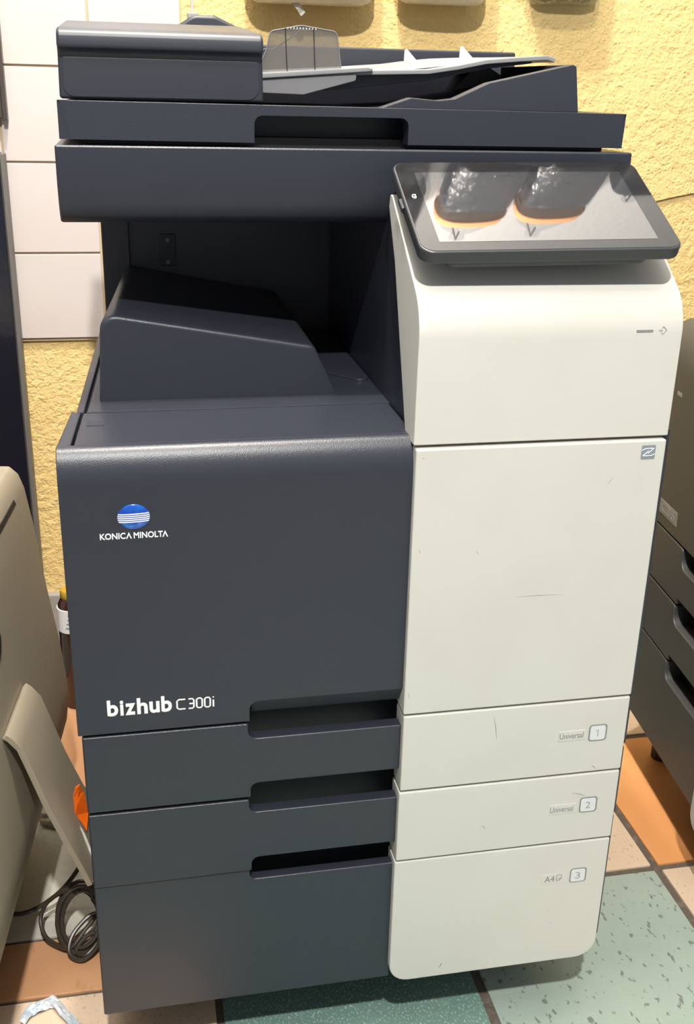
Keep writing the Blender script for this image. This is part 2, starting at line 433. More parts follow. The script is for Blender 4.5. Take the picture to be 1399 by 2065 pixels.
for k in range(5):
    zc = ez + 0.0035 - 0.00195 * k
    pts = []
    half = rx * math.sqrt(max(0, 1 - ((zc - ez) / rz) ** 2))
    bm = bmesh.new(); top = []; bot = []
    for j in range(13):
        u = -1 + 2 * j / 12; x = ex + u * half
        q = min(1, ((x - ex) / rx) ** 2 + ((zc - ez) / rz) ** 2)
        yy = -0.0006 - 0.0022 * math.sqrt(1 - q)
        w = 0.00048
        top.append(bm.verts.new((x, yy, zc + w + 0.0004 * u))); bot.append(bm.verts.new((x, yy, zc - w + 0.0004 * u)))
    for j in range(12): bm.faces.new((bot[j], bot[j + 1], top[j + 1], top[j]))
    r = bmesh.ops.extrude_face_region(bm, geom=list(bm.faces))
    for e in r['geom']:
        if isinstance(e, bmesh.types.BMVert): e.co.y -= 0.0003
    finish('emblem_stripe', bm, M['chrome'], door, 0)
kx = lambda u: 0.0318 + (u - 90) / 1215 * 0.0634
glyphs('maker_lettering', [('KONIC', kx(90), kx(545), False), ('V', kx(552), kx(656), True), ('MINOLT', kx(690), kx(1212), False), ('V', kx(1200), kx(1305), True)],
       'print_white', door, 0.6195, 0.6258, -0.0001, 0.020)
glyphs('model_lettering', [('b', 0.0275, 0.0383, False), ('h', 0.0570, 0.0676, False), ('b', 0.0812, 0.0918, False)], 'print_white', door, 0.4262, 0.4447, -0.0001, 0.030)
glyphs('model_lettering', [('i', 0.0402, 0.0437, False)], 'print_white', door, 0.4262, 0.4435, -0.0001, 0.030)
glyphs('model_lettering', [('z', 0.0453, 0.0553, False), ('u', 0.0693, 0.0795, False)], 'print_white', door, 0.4262, 0.4395, -0.0001, 0.030)
gz = 0.4276; gh = 0.0112
def sq(x, w, pts): return [(x + p[0] * w, gz + p[1] * gh) for p in pts]
zero = [(0.25, 1), (0.75, 1), (1, 0.86), (1, 0.14), (0.75, 0), (0.25, 0), (0, 0.14), (0, 0.86), (0.25, 1)]
S_ = [sq(0.0970, 0.0084, [(1, 1), (0.22, 1), (0, 0.85), (0, 0.15), (0.22, 0), (1, 0)]),
      sq(0.1086, 0.0054, [(0, 1), (0.75, 1), (1, 0.86), (1, 0.14), (0.75, 0), (0, 0)]), sq(0.1086, 0.0054, [(0.15, 0.5), (1, 0.5)]),
      sq(0.1168, 0.0056, zero), sq(0.1250, 0.0056, zero)]
S_ += [[(0.1338, gz), (0.1338, gz + 0.0080)], [(0.1338, gz + 0.0108), (0.1338, gz + 0.0118)]]
strokes('model_number', S_, 0.00085, 'print_white', door, -0.0001)

# ---- drawers: charcoal front with grip cut-outs, white panel, badge, label
XW0, XW1 = 0.3335, 0.5945
YWH = -0.008
JW = [0.4000, 0.3025, 0.2075]; BW = 0.029
badge_y = YWH - 0.0012
badges = [(0.5495, 0.5710, 0.3455, 0.3665), (0.5490, 0.5705, 0.2485, 0.2690), (0.5480, 0.5690, 0.1470, 0.1675)]
labels = [('Universal', 0.5150, 0.5430, 0.3515, 0.3590), ('Universal', 0.5135, 0.5415, 0.2525, 0.2600), ('A4', 0.5165, 0.5290, 0.1520, 0.1605)]
names = ['upper paper drawer marked 1 with white front panel', 'middle paper drawer marked 2 with white front panel', 'tall bottom drawer marked 3 with white front panel']
for d in range(3):
    zt = JD[d] - (0.0016 if d < 2 else 0.0003); zb = (JD[d + 1] + (0.0016 if d < 1 else 0.0003)) if d < 2 else JB
    gx = 0.1695
    pts = [(0.0005, zb)]; rad = [0.0 if d < 2 else 0.002]
    if d < 2:
        pts += [(gx + 0.002, zb), (gx + 0.002, zb + 0.0175), (XD, zb + 0.0175)]; rad += [0, 0.012, 0]
    else:
        pts += [(XD, zb)]; rad += [0]
    gt = zt - [0.0185, 0.0165, 0.0135][d]
    pts += [(XD, gt), (gx, gt), (gx, zt), (0.0005, zt)]; rad += [0, 0.012, 0.002, 0]
    bm = bmesh.new(); prism(bm, rpoly(pts, rad, 6), 'y', 0.0028 if d == 2 else 0.0, 0.016)
    dr = finish('drawer', bm, M['dark'], PR, 0.0022, 3); dr['label'] = names[d]
    # lip inside the grip
    zt2 = JW[d] - 0.0012; zb2 = (JW[d + 1] + 0.0012) if d < 2 else BW
    wl = [(XW0 + 0.001 * (1 - d), zb2), (XW1 - 0.0005 * d, zb2), (XW1 - 0.0005 * d, zt2), (XW0 + 0.001 * (1 - d), zt2)]
    if d == 2: wl = rpoly(wl, [0.024, 0.026, 0, 0], 8)
    bm = bmesh.new(); prism(bm, wl, 'y', YWH, 0.024)
    if d == 2:                                    # pushed in slightly askew
        for v in bm.verts: v.co.y += 0.0009 * (XW1 - v.co.x) / (XW1 - XW0) + 0.0001
    finish('front_panel', bm, M['white'], dr, 0.0019, 3)
    x0, x1, z0, z1 = badges[d]
    yb = YWH + (0.0006 if d == 2 else 0)
    part('badge_frame', 'print_grey', dr, rpoly([(x0, z0), (x1, z0), (x1, z1), (x0, z1)], 0.0035, 5), 'y', yb - 0.0006, yb + 0.002, 0.0)
    part('number_badge', 'badge', dr, rpoly([(x0 + .0014, z0 + .0014), (x1 - .0020, z0 + .0014), (x1 - .0020, z1 - .0014), (x0 + .0014, z1 - .0014)], 0.0028, 5), 'y', yb - 0.0010, yb + 0.002, 0.0)
    cx = (x0 + x1) / 2 - 0.0006; cz = (z0 + z1) / 2; hw = 0.0013 if d == 0 else 0.0030
    if d == 0: strokes('numeral', [[(cx - 0.0022, cz + 0.0026), (cx + 0.0004, cz + 0.0044), (cx + 0.0004, cz - 0.0046)]], 0.00058, 'numeral', dr, yb - 0.0010)
    else: text('numeral', str(d + 1), 'numeral', dr, cx - hw, cx + hw, cz - 0.0046, cz + 0.0046, yb - 0.0010, 0.0, 0.0002)
    s, a, b_, c_, e_ = labels[d]
    part('label_strip', 'white', dr, [(0.5135, c_ - 0.003), (0.5450, c_ - 0.003), (0.5450, e_ + 0.0025), (0.5135, e_ + 0.0025)], 'y', yb - 0.0005, yb + 0.002, 0.0003)
    text('tray_label', s, 'print_grey', dr, a, b_, c_, e_, yb - 0.0005, 0.0, 0.0002)
    if d == 2:                                    # page symbol with a folded corner
        x, z = 0.5315, 0.1528; w = 0.0006
        loop = [(x, z), (x, z + 0.0080), (x + 0.0062, z + 0.0080), (x + 0.0062, z + 0.0032), (x + 0.0032, z), (x, z)]
        bm = bmesh.new(); tube(bm, [(p[0], yb - 0.0006, p[1]) for p in loop], 0.00033, 6); tube(bm, [(x + 0.0032, yb - 0.0006, z), (x + 0.0032, yb - 0.0006, z + 0.0032), (x + 0.0062, yb - 0.0006, z + 0.0032)], 0.0003, 6)
        finish('page_symbol', bm, M['print_grey'], dr, 0)
    sc = {0: [((0.436, 0.388), (0.441, 0.360)), ((0.558, 0.312), (0.563, 0.307))],
          1: [((0.538, 0.277), (0.556, 0.2705)), ((0.432, 0.245), (0.437, 0.240))],
          2: [((0.520, 0.1085), (0.528, 0.1085)), ((0.527, 0.0880), (0.533, 0.0885)), ((0.541, 0.0880), (0.556, 0.0830)),
              ((0.532, 0.0675), (0.537, 0.0665)), ((0.393, 0.0420), (0.397, 0.0490)), ((0.541, 0.0755), (0.549, 0.0765)), ((0.560, 0.1030), (0.563, 0.0950))]}[d]
    for (p, q) in sc:
        bm = bmesh.new(); pm = ((p[0] + q[0]) / 2 + 0.0006, (p[1] + q[1]) / 2 + 0.0006)
        tube(bm, [(p[0], yb, p[1]), (pm[0], yb, pm[1]), (q[0], yb, q[1])], [0.00015, 0.0004, 0.00015], 6)
        finish('scuff_mark', bm, M['scuff'], dr, 0)

# ---- white door (middle) and upper white cover
bm = bmesh.new(); prism(bm, [(XW0 + 0.0005, 0.4013), (XW1 + 0.0005, 0.4013), (XW1 + 0.0005, 0.6985), (XW0 + 0.0005, 0.6985)], 'y', YWH, 0.024)
wd = finish('white_door', bm, M['white'], PR, 0.0019, 3); wd['label'] = 'flat warm white service door with a grey sticker'
yb = YWH
st = part('nfc_sticker', 'nfc', wd, rpoly([(0.5685, 0.679), (0.5835, 0.679), (0.5835, 0.6935), (0.5685, 0.6935)], 0.001, 3), 'y', yb - 0.0005, yb + 0.001, 0.0)
bm = bmesh.new()
a = 0.5685; c = 0.679
tube(bm, catmull([(a + 0.0005, yb - 0.0006, c + 0.0092), (a + 0.004, yb - 0.0006, c + 0.0108), (a + 0.0132, yb - 0.0006, c + 0.0112)], 4) + [Vector((a + 0.0072, yb - 0.0006, c + 0.0058))], 0.0004, 6)
tube(bm, [Vector((a + 0.0078, yb - 0.0006, c + 0.0087)), Vector((a + 0.0018, yb - 0.0006, c + 0.0034))] + catmull([(a + 0.0018, yb - 0.0006, c + 0.0034), (a + 0.011, yb - 0.0006, c + 0.0036), (a + 0.0145, yb - 0.0006, c + 0.0052)], 4)[1:], 0.0004, 6)
finish('sticker_symbol', bm, M['print_white'], wd, 0)
for (p, q) in [((0.3400, 0.6900), (0.3425, 0.6885)), ((0.3420, 0.5930), (0.3428, 0.5890)), ((0.402, 0.588), (0.404, 0.584)), ((0.536, 0.653), (0.541, 0.660)), ((0.448, 0.533), (0.500, 0.532)), ((0.3385, 0.428), (0.3392, 0.421))]:
    bm = bmesh.new(); tube(bm, [(p[0], yb, p[1]), ((p[0] + q[0]) / 2, yb, (p[1] + q[1]) / 2 + 0.0004), (q[0], yb, q[1])], [0.0001, 0.00025, 0.0001], 6)
    finish('scuff_mark', bm, M['scuff'], wd, 0)

cov = [(-0.004, 0.7015), (-0.005, 0.800)]
# arc from vertical face into the slope (36 degrees)
sl = math.radians(35.5); r = 0.052
cy_, cz_ = -0.005 + r, 0.806
for k in range(13):
    a = math.radians(180) - (math.pi / 2 - sl) * k / 12
    cov.append((cy_ + r * math.cos(a), cz_ + r * math.sin(a)))
y1, z1 = cov[-1]
tl = 0.128
cov += [(y1 + tl * math.cos(sl) * k / 4, z1 + tl * math.sin(sl) * k / 4) for k in range(1, 5)]
ye, ze = cov[-1]
cov += [(ye + 0.008, ze + 0.000), (ye + 0.012, ze - 0.012), (0.10, 0.86), (0.03, 0.7015)]
bm = bmesh.new(); prism(bm, cov, 'x', XW0 - 0.0015, XW1 + 0.003)
uc = finish('control_cover', bm, M['white'], PR, 0.0014, 3, ang=40); uc['label'] = 'curved warm white cover sloping back under the touch screen'
part('status_lamp', 'print_grey', uc, rpoly([(0.5485, 0.8082), (0.5660, 0.8082), (0.5660, 0.8102), (0.5485, 0.8102)], 0.0009, 4), 'y', -0.0056, 0.0, 0.0)
bm = bmesh.new()
yy = -0.0052
tube(bm, [(0.5718, yy, 0.8093), (0.5758, yy, 0.8093)], 0.00025, 6)
tube(bm, [(0.5746, yy, 0.8115), (0.5764, yy, 0.8133), (0.5802, yy, 0.8095), (0.5762, yy, 0.8055), (0.5744, yy, 0.8073)], 0.00025, 6)
finish('arrow_symbol', bm, M['print_grey'], uc, 0)

# ---- right side panels (charcoal strips)
def side_prof(off):
    q = [(p[0] + off, p[1] - off * 0.4) for p in cov[:-4]]
    return q
sp = [p for p in side_prof(0.010) if p[1] > 0.69]
sp = [(0.008, 0.7085)] + sp[1:] + [(0.20, 0.90), (0.20, 0.7085)]
part('side_panel', 'dark', PR, sp, 'x', 0.5950, 0.6035, 0.002, 2)
for (z0, z1, x1) in ((0.4225, 0.7060, 0.6045), (0.3285, 0.4190, 0.6035), (0.2330, 0.3250, 0.6025), (0.050, 0.2300, 0.6015)):
    bpart('side_panel', 'dark', PR, 0.590, x1, 0.004, 0.58, z0, z1, 0.002, 2)

# ---- column behind the cover and the cavity
col_ = [(0.026, 0.700), (0.026, 0.80), (0.060, 0.845), (0.150, 0.905), (0.50, 0.905), (0.50, 0.700)]
part('control_column', 'dark', PR, col_, 'x', 0.3400, 0.5955, 0.002, 2)
bpart('cavity_back', 'dark', PR, 0.042, 0.345, 0.500, 0.575, 0.690, 0.905, 0.002)
bpart('corner_post', 'dark', PR, 0.040, 0.0745, 0.494, 0.575, 0.690, 0.905, 0.0015)
cp = bpart('cover_plate', 'dark2', PR, 0.113, 0.134, 0.4975, 0.505, 0.797, 0.838, 0.001)
for z in (0.802, 0.830):
    bm = bmesh.new(); prism(bm, [(0.124 + 0.003 * math.cos(k * math.pi / 5), z + 0.003 * math.sin(k * math.pi / 5)) for k in range(10)], 'y', 0.4955, 0.498)
    finish('screw', bm, M['midgrey'], cp, 0.0004)
# ---- top of the body: rims, plates and the output tray block
bm = bmesh.new(); prism(bm, [(-0.0025, 0.020), (0.0105, 0.020), (0.0165, 0.128), (0.0065, 0.132)], 'z', 0.690, 0.7075)
finish('side_rim', bm, M['dark'], PR, 0.0015)
bm = bmesh.new(); prism(bm, [(0.0115, 0.133), (0.0195, 0.133), (0.041, 0.56), (0.031, 0.56)], 'z', 0.690, 0.7065)
finish('side_rim', bm, M['dark'], PR, 0.0015)
bm = bmesh.new(); prism(bm, [(0.0130, 0.0235), (0.338, 0.0235), (0.338, 0.128), (0.0190, 0.128)], 'z', 0.690, 0.7065)
tpz = finish('top_plate', bm, M['dark'], PR, 0.0008)
part('plate_notch', 'dark2', tpz, [(0.0225, 0.083), (0.0405, 0.083), (0.0415, 0.099), (0.0235, 0.099)], 'z', 0.704, 0.7069, 0.0)
bm = bmesh.new(); prism(bm, [(0.0225, 0.1295), (0.340, 0.1295), (0.340, 0.50), (0.0425, 0.50)], 'z', 0.690, 0.7070)
tr = finish('output_tray', bm, M['dark'], PR, 0.001)
tag(tr, 'recessed paper output tray with sloping block')
# block: loft of the front section backwards
sec = rpoly([(0.0345, 0.7065), (0.0400, 0.7990), (0.2640, 0.7605), (0.2900, 0.7065)], [0, 0.016, 0.010, 0], 6)
bm = bmesh.new()
secs = []
for (y, sh, dz) in ((0.170, 0.0, 0.0), (0.1715, 0.0, -0.0003), (0.1750, 0.0, 0.0008), (0.181, 0.0, 0.001), (0.30, 0.010, 0.001), (0.43, 0.020, 0.001), (0.495, 0.024, 0.001)):
    row = []
    for (x, z) in sec:
        inset = 0.004 if y == 0.170 else 0.0
        cx, cz = 0.16, 0.75
        xx = x + sh * (1 - (x - 0.0345) / 0.2555) ; zz = z + (dz if z > 0.72 else 0)
        if y == 0.170:
            xx += 0.0015 if x < cx else -0.010 * max(0, (x - 0.24) / 0.05)
            zz -= 0.0040 if z > 0.72 else 0
        row.append(bm.verts.new((xx, y, zz)))
    secs.append(row)
bm.faces.new(secs[0]); bm.faces.new(secs[-1][::-1])
for A, B in zip(secs, secs[1:]):
    for j in range(len(A)): bm.faces.new((A[j], A[(j + 1) % len(A)], B[(j + 1) % len(A)], B[j]))
blk = finish('tray_block', bm, M['dark'], tr, 0.0012, 2, ang=50)
# low ramp on the right of the tray
bm = bmesh.new(); prism(bm, rpoly([(0.285, 0.27), (0.338, 0.20), (0.338, 0.48), (0.30, 0.48)], [0.02, 0.01, 0, 0.01]), 'z', 0.706, 0.710)
finish('tray_ramp', bm, M['dark'], tr, 0.0015)

# ---- scanner unit
sp = [(0.155, 0.9640), (0.1560, 0.9260), (0.1595, 0.9100), (0.1655, 0.8980), (0.1750, 0.8905), (0.1900, 0.8885), (0.575, 0.8885), (0.575, 0.9640)]
bm = bmesh.new(); prism(bm, sp, 'x', 0.0080, 0.6000)
scn = finish('scanner_unit', bm, M['dark'], PR, 0.0022, 3, ang=50)
bpart('lid_gap', 'black', PR, 0.03, 0.58, 0.19, 0.55, 0.962, 0.972, 0.0)
# lid with grip notch
bm = bmesh.new()
rc_ = 0.011; dx_ = [0.0, 0.0004, 0.0015, 0.0034, 0.0060, 0.0085, 0.011]
lo_ = [(0.0125 + q, 0.9690) for q in dx_]; lo2 = [(0.5940 - q, 0.9680) for q in dx_[::-1]]
hi_ = [(0.5940 - q, 1.0020) for q in dx_]; hi2 = [(0.0125 + q, 1.0040) for q in dx_[::-1]]
mid = rpoly([(0.10, 0.90), (0.2000, 0.9680), (0.2000, 0.9935), (0.3560, 0.9935), (0.3560, 0.9680), (0.45, 0.90)], [0, 0.0, 0.008, 0.008, 0.0, 0], 5)[1:-1]
prism(bm, lo_ + mid + lo2 + hi_ + hi2, 'y', 0.160, 0.182)
for v in bm.verts:
    if v.co.y < 0.165:
        q = min(v.co.x - 0.0125, (0.5940 - v.co.x) * 3)
        if q < rc_: v.co.y = 0.160 + rc_ - math.sqrt(max(0, rc_ ** 2 - (rc_ - q) ** 2))
lid = finish('scanner_lid', bm, M['dark'], PR, 0.0018, 3)
bm = bmesh.new(); prism(bm, [(0.225, 0.970), (0.555, 0.970), (0.555, 1.0020), (0.178, 1.0020), (0.178, 0.9945), (0.225, 0.9945)], 'x', 0.0125, 0.5940)
finish('lid_plate', bm, M['dark'], lid, 0.002)
# ---- document feeder
ap = [(0.1790, 1.0050), (0.1790, 1.0440), (0.1750, 1.0490), (0.1680, 1.0500), (0.1680, 1.0600), (0.1705, 1.0650), (0.1780, 1.0680), (0.38, 1.0830), (0.50, 1.0760), (0.50, 1.0050)]
bm = bmesh.new(); prism(bm, ap, 'x', 0.0150, 0.2115)
for v in bm.verts:                                # sides lean in a little toward the top, top corners cut
    t = (v.co.z - 1.005) / 0.06
    if v.co.x > 0.1: v.co.x -= 0.0012 * t
    else: v.co.x += 0.0012 * t
adf = finish('document_feeder', bm, M['dark2'], PR, 0.0035, 4, ang=30); tag(adf, 'charcoal document feeder housing with rounded lip')
bm = bmesh.new(); prism(bm, rpoly([(0.0185, 1.0070), (0.2080, 1.0070), (0.2070, 1.0425), (0.0200, 1.0425)], [0.010, 0.012, 0.002, 0.002], 5), 'y', 0.1780, 0.181)
finish('feeder_front', bm, M['dark2'], adf, 0.0008)
hp = rpoly([(0.105, 1.060), (0.160, 1.0955), (0.186, 1.0955), (0.236, 1.074), (0.236, 1.060)], [0, 0.02, 0.02, 0.01, 0])
part('feeder_hump', 'dark2', adf, hp, 'y', 0.42, 0.50, 0.004, 3)
# rear ridge
bpart('rear_ridge', 'dark2', PR, 0.205, 0.585, 0.500, 0.550, 1.000, 1.0690, 0.003)
# input tray: lofted sheet rising to the right
near = [(0.211, 1.0300), (0.262, 1.0345), (0.330, 1.0385), (0.398, 1.0410), (0.430, 1.0460), (0.462, 1.0525), (0.500, 1.0560), (0.531, 1.0585), (0.540, 1.0560)]
far = [(0.211, 1.0360), (0.262, 1.0400), (0.330, 1.0445), (0.398, 1.0500), (0.430, 1.0545), (0.462, 1.0580), (0.500, 1.0600), (0.531, 1.0600), (0.540, 1.0580)]
bm = bmesh.new(); rows = []
for k in range(7):
    t = k / 6; y = 0.245 + 0.235 * t
    up = [bm.verts.new((a_[0] * (1 - t) + b_[0] * t, y, a_[1] * (1 - t) + b_[1] * t)) for a_, b_ in zip(near, far)]
    dn = [bm.verts.new((v.co.x, y, v.co.z - 0.0045)) for v in up]
    rows.append(up + dn[::-1])
bm.faces.new(rows[0]); bm.faces.new(rows[-1][::-1])
for A, B in zip(rows, rows[1:]):
    for j in range(len(A)): bm.faces.new((A[j], A[(j + 1) % len(A)], B[(j + 1) % len(A)], B[j]))
it = finish('input_tray', bm, M['lightgrey'], PR, 0.001, 2, ang=50); tag(it, 'pale grey sloping paper input tray')
us = [(0.215, 1.0145), (0.300, 1.0185), (0.400, 1.0300), (0.470, 1.0440), (0.520, 1.0505), (0.520, 1.0525), (0.470, 1.0510), (0.330, 1.0350), (0.215, 1.0270)]
part('tray_underside', 'dark2', it, us, 'y', 0.262, 0.475, 0.0008)
gs = rpoly([(0.211, 1.0140), (0.262, 1.0130), (0.3180, 1.0280), (0.3185, 1.0345), (0.211, 1.0272)], [0, 0.004, 0.003, 0.002, 0])
part('guide_base', 'midgrey', it, gs, 'y', 0.243, 0.285, 0.001)
gr = [(0.211, 1.0275), (0.333, 1.0375), (0.336, 1.0400), (0.330, 1.0415), (0.211, 1.0325)]
part('guide_rim', 'lightgrey', it, gr, 'y', 0.240, 0.262, 0.0008)
gp = rpoly([(0.2140, 1.0330), (0.3050, 1.0400), (0.3000, 1.0755), (0.2620, 1.0805), (0.2290, 1.0740), (0.2250, 1.0560)], [0.001, 0.001, 0.006, 0.02, 0.006, 0.01], 5)
gd = part('paper_guide', 'smoke', it, gp, 'y', 0.262, 0.2645, 0.0004); gd['label'] = 'smoked transparent upright paper guide'
bm = bmesh.new(); tube(bm, [(p[0], 0.2615, p[1]) for p in gp], 0.0006, 6, closed=True)
finish('guide_edge', bm, M['midgrey'], gd, 0)
for x in (0.2455, 0.2755):
    bm = bmesh.new(); tube(bm, [(x - 0.0005, 0.2612, 1.0775), (x + 0.0015, 0.2612, 1.0355)], 0.0005, 6); finish('guide_rib', bm, M['black'], gd, 0)
bm = bmesh.new()
for k in range(10):
    x = 0.2475 + 0.0033 * k
    tube(bm, [(x, 0.2610, 1.0785), (x, 0.2610, 1.0765)], 0.0006, 6)
finish('guide_teeth', bm, M['clear'], gd, 0)
bm = bmesh.new(); tube(bm, [(0.210, 0.30, 1.045), (0.228, 0.30, 1.0575), (0.238, 0.30, 1.0580), (0.266, 0.30, 1.0760)], 0.0011, 6)
finish('paper_flag', bm, M['black'], it, 0)
for x, z, h in ((0.409, 1.0500, 0.014), (0.478, 1.0560, 0.013)):
    part('paper_fin', 'clear', it, [(x, z), (x + 0.018, z + 0.001), (x + 0.003, z + h + 0.002), (x + 0.0005, z + h)], 'y', 0.40, 0.403, 0.0003)
# output side wing of the feeder
wg = [(0.3280, 1.0020), (0.3620, 1.0130), (0.3900, 1.0110), (0.4080, 1.0130), (0.4440, 1.0290), (0.5330, 1.0485), (0.5370, 1.0470), (0.5435, 1.0020)]
wing = part('output_wing', 'dark2', PR, wg, 'y', 0.176, 0.196, 0.0012, 2, ang=40)
bm = bmesh.new(); prism(bm, [(0.5310, 1.0485), (0.5375, 1.0485), (0.5440, 1.0020), (0.5320, 1.0020)], 'y', 0.190, 0.40)
finish('wing_end', bm, M['dark2'], wing, 0.001)
bm = bmesh.new(); prism(bm, [(0.330, 1.0015), (0.400, 1.0060), (0.460, 1.0180), (0.530, 1.0330), (0.530, 1.0015)], 'y', 0.19, 0.46)
finish('wing_floor', bm, M['dark2'], wing, 0.001)
bm = bmesh.new(); prism(bm, rpoly([(0.470, 1.020), (0.500, 1.0500), (0.512, 1.0505), (0.545, 1.0330), (0.545, 1.010)], [0, 0.006, 0.006, 0, 0]), 'y', 0.40, 0.455)
finish('wing_hook', bm, M['midgrey'], wing, 0.001)

# ---- touch panel
TC = Vector((0.458, 0.059, 0.921)); ta = math.radians(26.8)
TM = Matrix.Translation(TC) @ Matrix.Rotation(math.radians(-1.08), 4, 'Z') @ Matrix.Rotation(math.radians(-0.8), 4, 'Y') @ Matrix.Rotation(ta, 4, 'X')
def tpart(name, m, parent, pts, a, b, bevel=0.0008, seg=2, **k):
    bm = bmesh.new(); prism(bm, pts, 'z', a, b)
    o_ = None
    bmesh.ops.recalc_face_normals(bm, faces=bm.faces)
    for v in bm.verts: v.co = TM @ v.co
    return finish(name, bm, M[m], parent, bevel, seg, **k)
def rr(x0, x1, y0, y1, r, s=6): return rpoly([(x0, y0), (x1, y0), (x1, y1), (x0, y1)], r, s)
hw, hl = 0.1275, 0.0765
tab = tpart('touch_panel', 'bezel', PR, rr(-hw, hw, -hl, hl, 0.014, 8), -0.0130, 0.0, 0.0022, 3); tag(tab, 'black framed touch screen tilted up and reflecting the room')
tpart('panel_glass', 'glass', tab, rr(-hw + .0022, hw - .0022, -hl + .0022, hl - .0022, 0.0125, 8), -0.001, 0.0004, 0.0)
tpart('display', 'screen', tab, rr(-0.1075, 0.1055, -0.0610, 0.0560, 0.0005, 1), 0.0, 0.00055, 0.0)
tpart('panel_back', 'bezel', tab, rr(-0.100, 0.100, -0.068, 0.055, 0.01, 4), -0.024, -0.012, 0.003)
bm = bmesh.new(); 
pr = [(0.045, 0.878), (0.060, 0.905), (0.120, 0.930), (0.120, 0.905)]
prism(bm, pr, 'x', 0.400, 0.520); finish('panel_mount', bm, M['black'], tab, 0.002)
bm = bmesh.new()
a0 = [(-0.1160 + 0.0020 * math.cos(t), 0.0140 + 0.0032 * math.sin(t), 0.0005) for t in [math.radians(40 + 28 * k) for k in range(11)]]
tube(bm, [TM @ Vector(p) for p in a0 + [(-0.1145, 0.0172, 0.0005)]], 0.0004, 6)
tube(bm, [TM @ Vector(p) for p in [(-0.1168, 0.0140, 0.0005), (-0.1150, 0.0140, 0.0005), (-0.1150, 0.0120, 0.0005)]], 0.0004, 6)
finish('home_symbol', bm, M['print_white'], tab, 0)
bm = bmesh.new(); tube(bm, [TM @ Vector(p) for p in [(-hw - 0.0005, 0.016, -0.006), (-hw - 0.0005, 0.000, -0.006)]], 0.003, 8)
finish('side_button', bm, M['black'], tab, 0)
bm = bmesh.new(); tube(bm, [TM @ Vector(p) for p in [(hw - 0.004, 0.016, 0.0003), (hw - 0.0015, 0.016, 0.0003)]], 0.0008, 6)
finish('status_dot', bm, M['black'], tab, 0)

# ================================================================= COPIER ON THE RIGHT (faces left)
RC = empty('grey_copier', (1.10, 0.16, FZ), 'dark grey copier at the right edge, its drawer fronts turned to the left', 'photocopier')
RM = Matrix.Translation((0.845, 0.215, 0.0)) @ Matrix(((0.1, 0.995, 0, 0), (0.995, -0.1, 0, 0), (0, 0, 1, 0), (0, 0, 0, 1)))
# local: x = along the face (away from viewer), y = into the machine, z up
def rpart(name, m, parent, pts, axis, a, b, bevel=0.002, seg=2, **k):
    bm = bmesh.new(); prism(bm, pts, axis, a, b)
    for v in bm.verts: v.co = RM @ v.co
    return finish(name, bm, M[m], parent, bevel, seg, **k)
rpart('body', 'grey_copier', RC, [(-0.30, 0.03), (0.345, 0.03), (0.345, 0.50), (-0.30, 0.50)], 'z', 0.035, 0.690, 0.004)
dp = [(0.03, 0.3955), (0.0, 0.3955), (0.0, 0.640), (0.006, 0.672), (0.020, 0.695), (0.040, 0.703), (0.40, 0.703), (0.40, 0.685), (0.03, 0.685)]
d_ = rpart('front_door', 'grey_copier', RC, [(p[0], p[1]) for p in dp], 'x', -0.30, 0.345, 0.0015, ang=50)
rpart('top_inset', 'black', RC, [(-0.25, 0.03), (0.268, 0.03), (0.268, 0.40), (-0.25, 0.40)], 'z', 0.7025, 0.7050, 0.0)
rpart('top_glass', 'grey_copier', RC, [(-0.245, 0.036), (0.262, 0.036), (0.262, 0.40), (-0.245, 0.40)], 'z', 0.704, 0.7062, 0.0)
rpart('maker_mark', 'lightgrey', RC, [(0.245, 0.604), (0.262, 0.604), (0.262, 0.610), (0.245, 0.610)], 'y', -0.0004, 0.001, 0.0)
bm = bmesh.new()
st = rpart('model_sticker', 'sticker', RC, [(0.200, 0.4140), (0.268, 0.4140), (0.268, 0.4360), (0.200, 0.4360)], 'y', -0.0006, 0.001, 0.0)
FM = RM @ Matrix(((-1, 0, 0, 0), (0, 1, 0, 0), (0, 0, 1, 0), (0, 0, 0, 1)))
text('model_lettering', 'C35', 'ink', RC, -0.262, -0.208, 0.4175, 0.4330, -0.0007, 0.02, 0.0003, frame=FM)
gl = 0.165                                         # grip end along the face
for (z0, z1) in ((0.3025, 0.3925), (0.2060, 0.3000), (0.045, 0.2035)):
    zt = z1; zb = z0
    pts = [(0.345, zb), (0.345, zt), (gl, zt), (gl, zt - 0.030), (-0.30, zt - 0.030), (-0.30, zb + 0.010 if z0 > 0.1 else zb)]
    rad = [0, 0, 0.006, 0.014, 0, 0]
    if z0 > 0.1:
        pts += [(gl - 0.004, zb + 0.010), (gl - 0.004, zb)]; rad += [0.008, 0]
    rpart('drawer', 'grey_copier', RC, rpoly(pts, rad, 5), 'y', 0.0, 0.026, 0.0022, 3)
for (z0, z1) in ((0.3945, 0.66), (0.3020, 0.3920), (0.2055, 0.2995), (0.029, 0.2030)):
    pts = rpoly([(-0.30, z0), (-0.004, z0), (-0.004, z1), (-0.30, z1)], [0, 0.024 if z0 < 0.1 else 0, 0, 0], 7)
    rpart('white_panel', 'white', RC, pts, 'y', -0.008, 0.022, 0.0014, 3)
for (u, v) in ((-0.25, 0.08), (0.30, 0.08), (-0.25, 0.45), (0.30, 0.45)):
    rpart('foot', 'black', RC, [(u + 0.018 * math.cos(k * math.pi / 6), v + 0.018 * math.sin(k * math.pi / 6)) for k in range(12)], 'z', FZ, 0.036, 0.001)

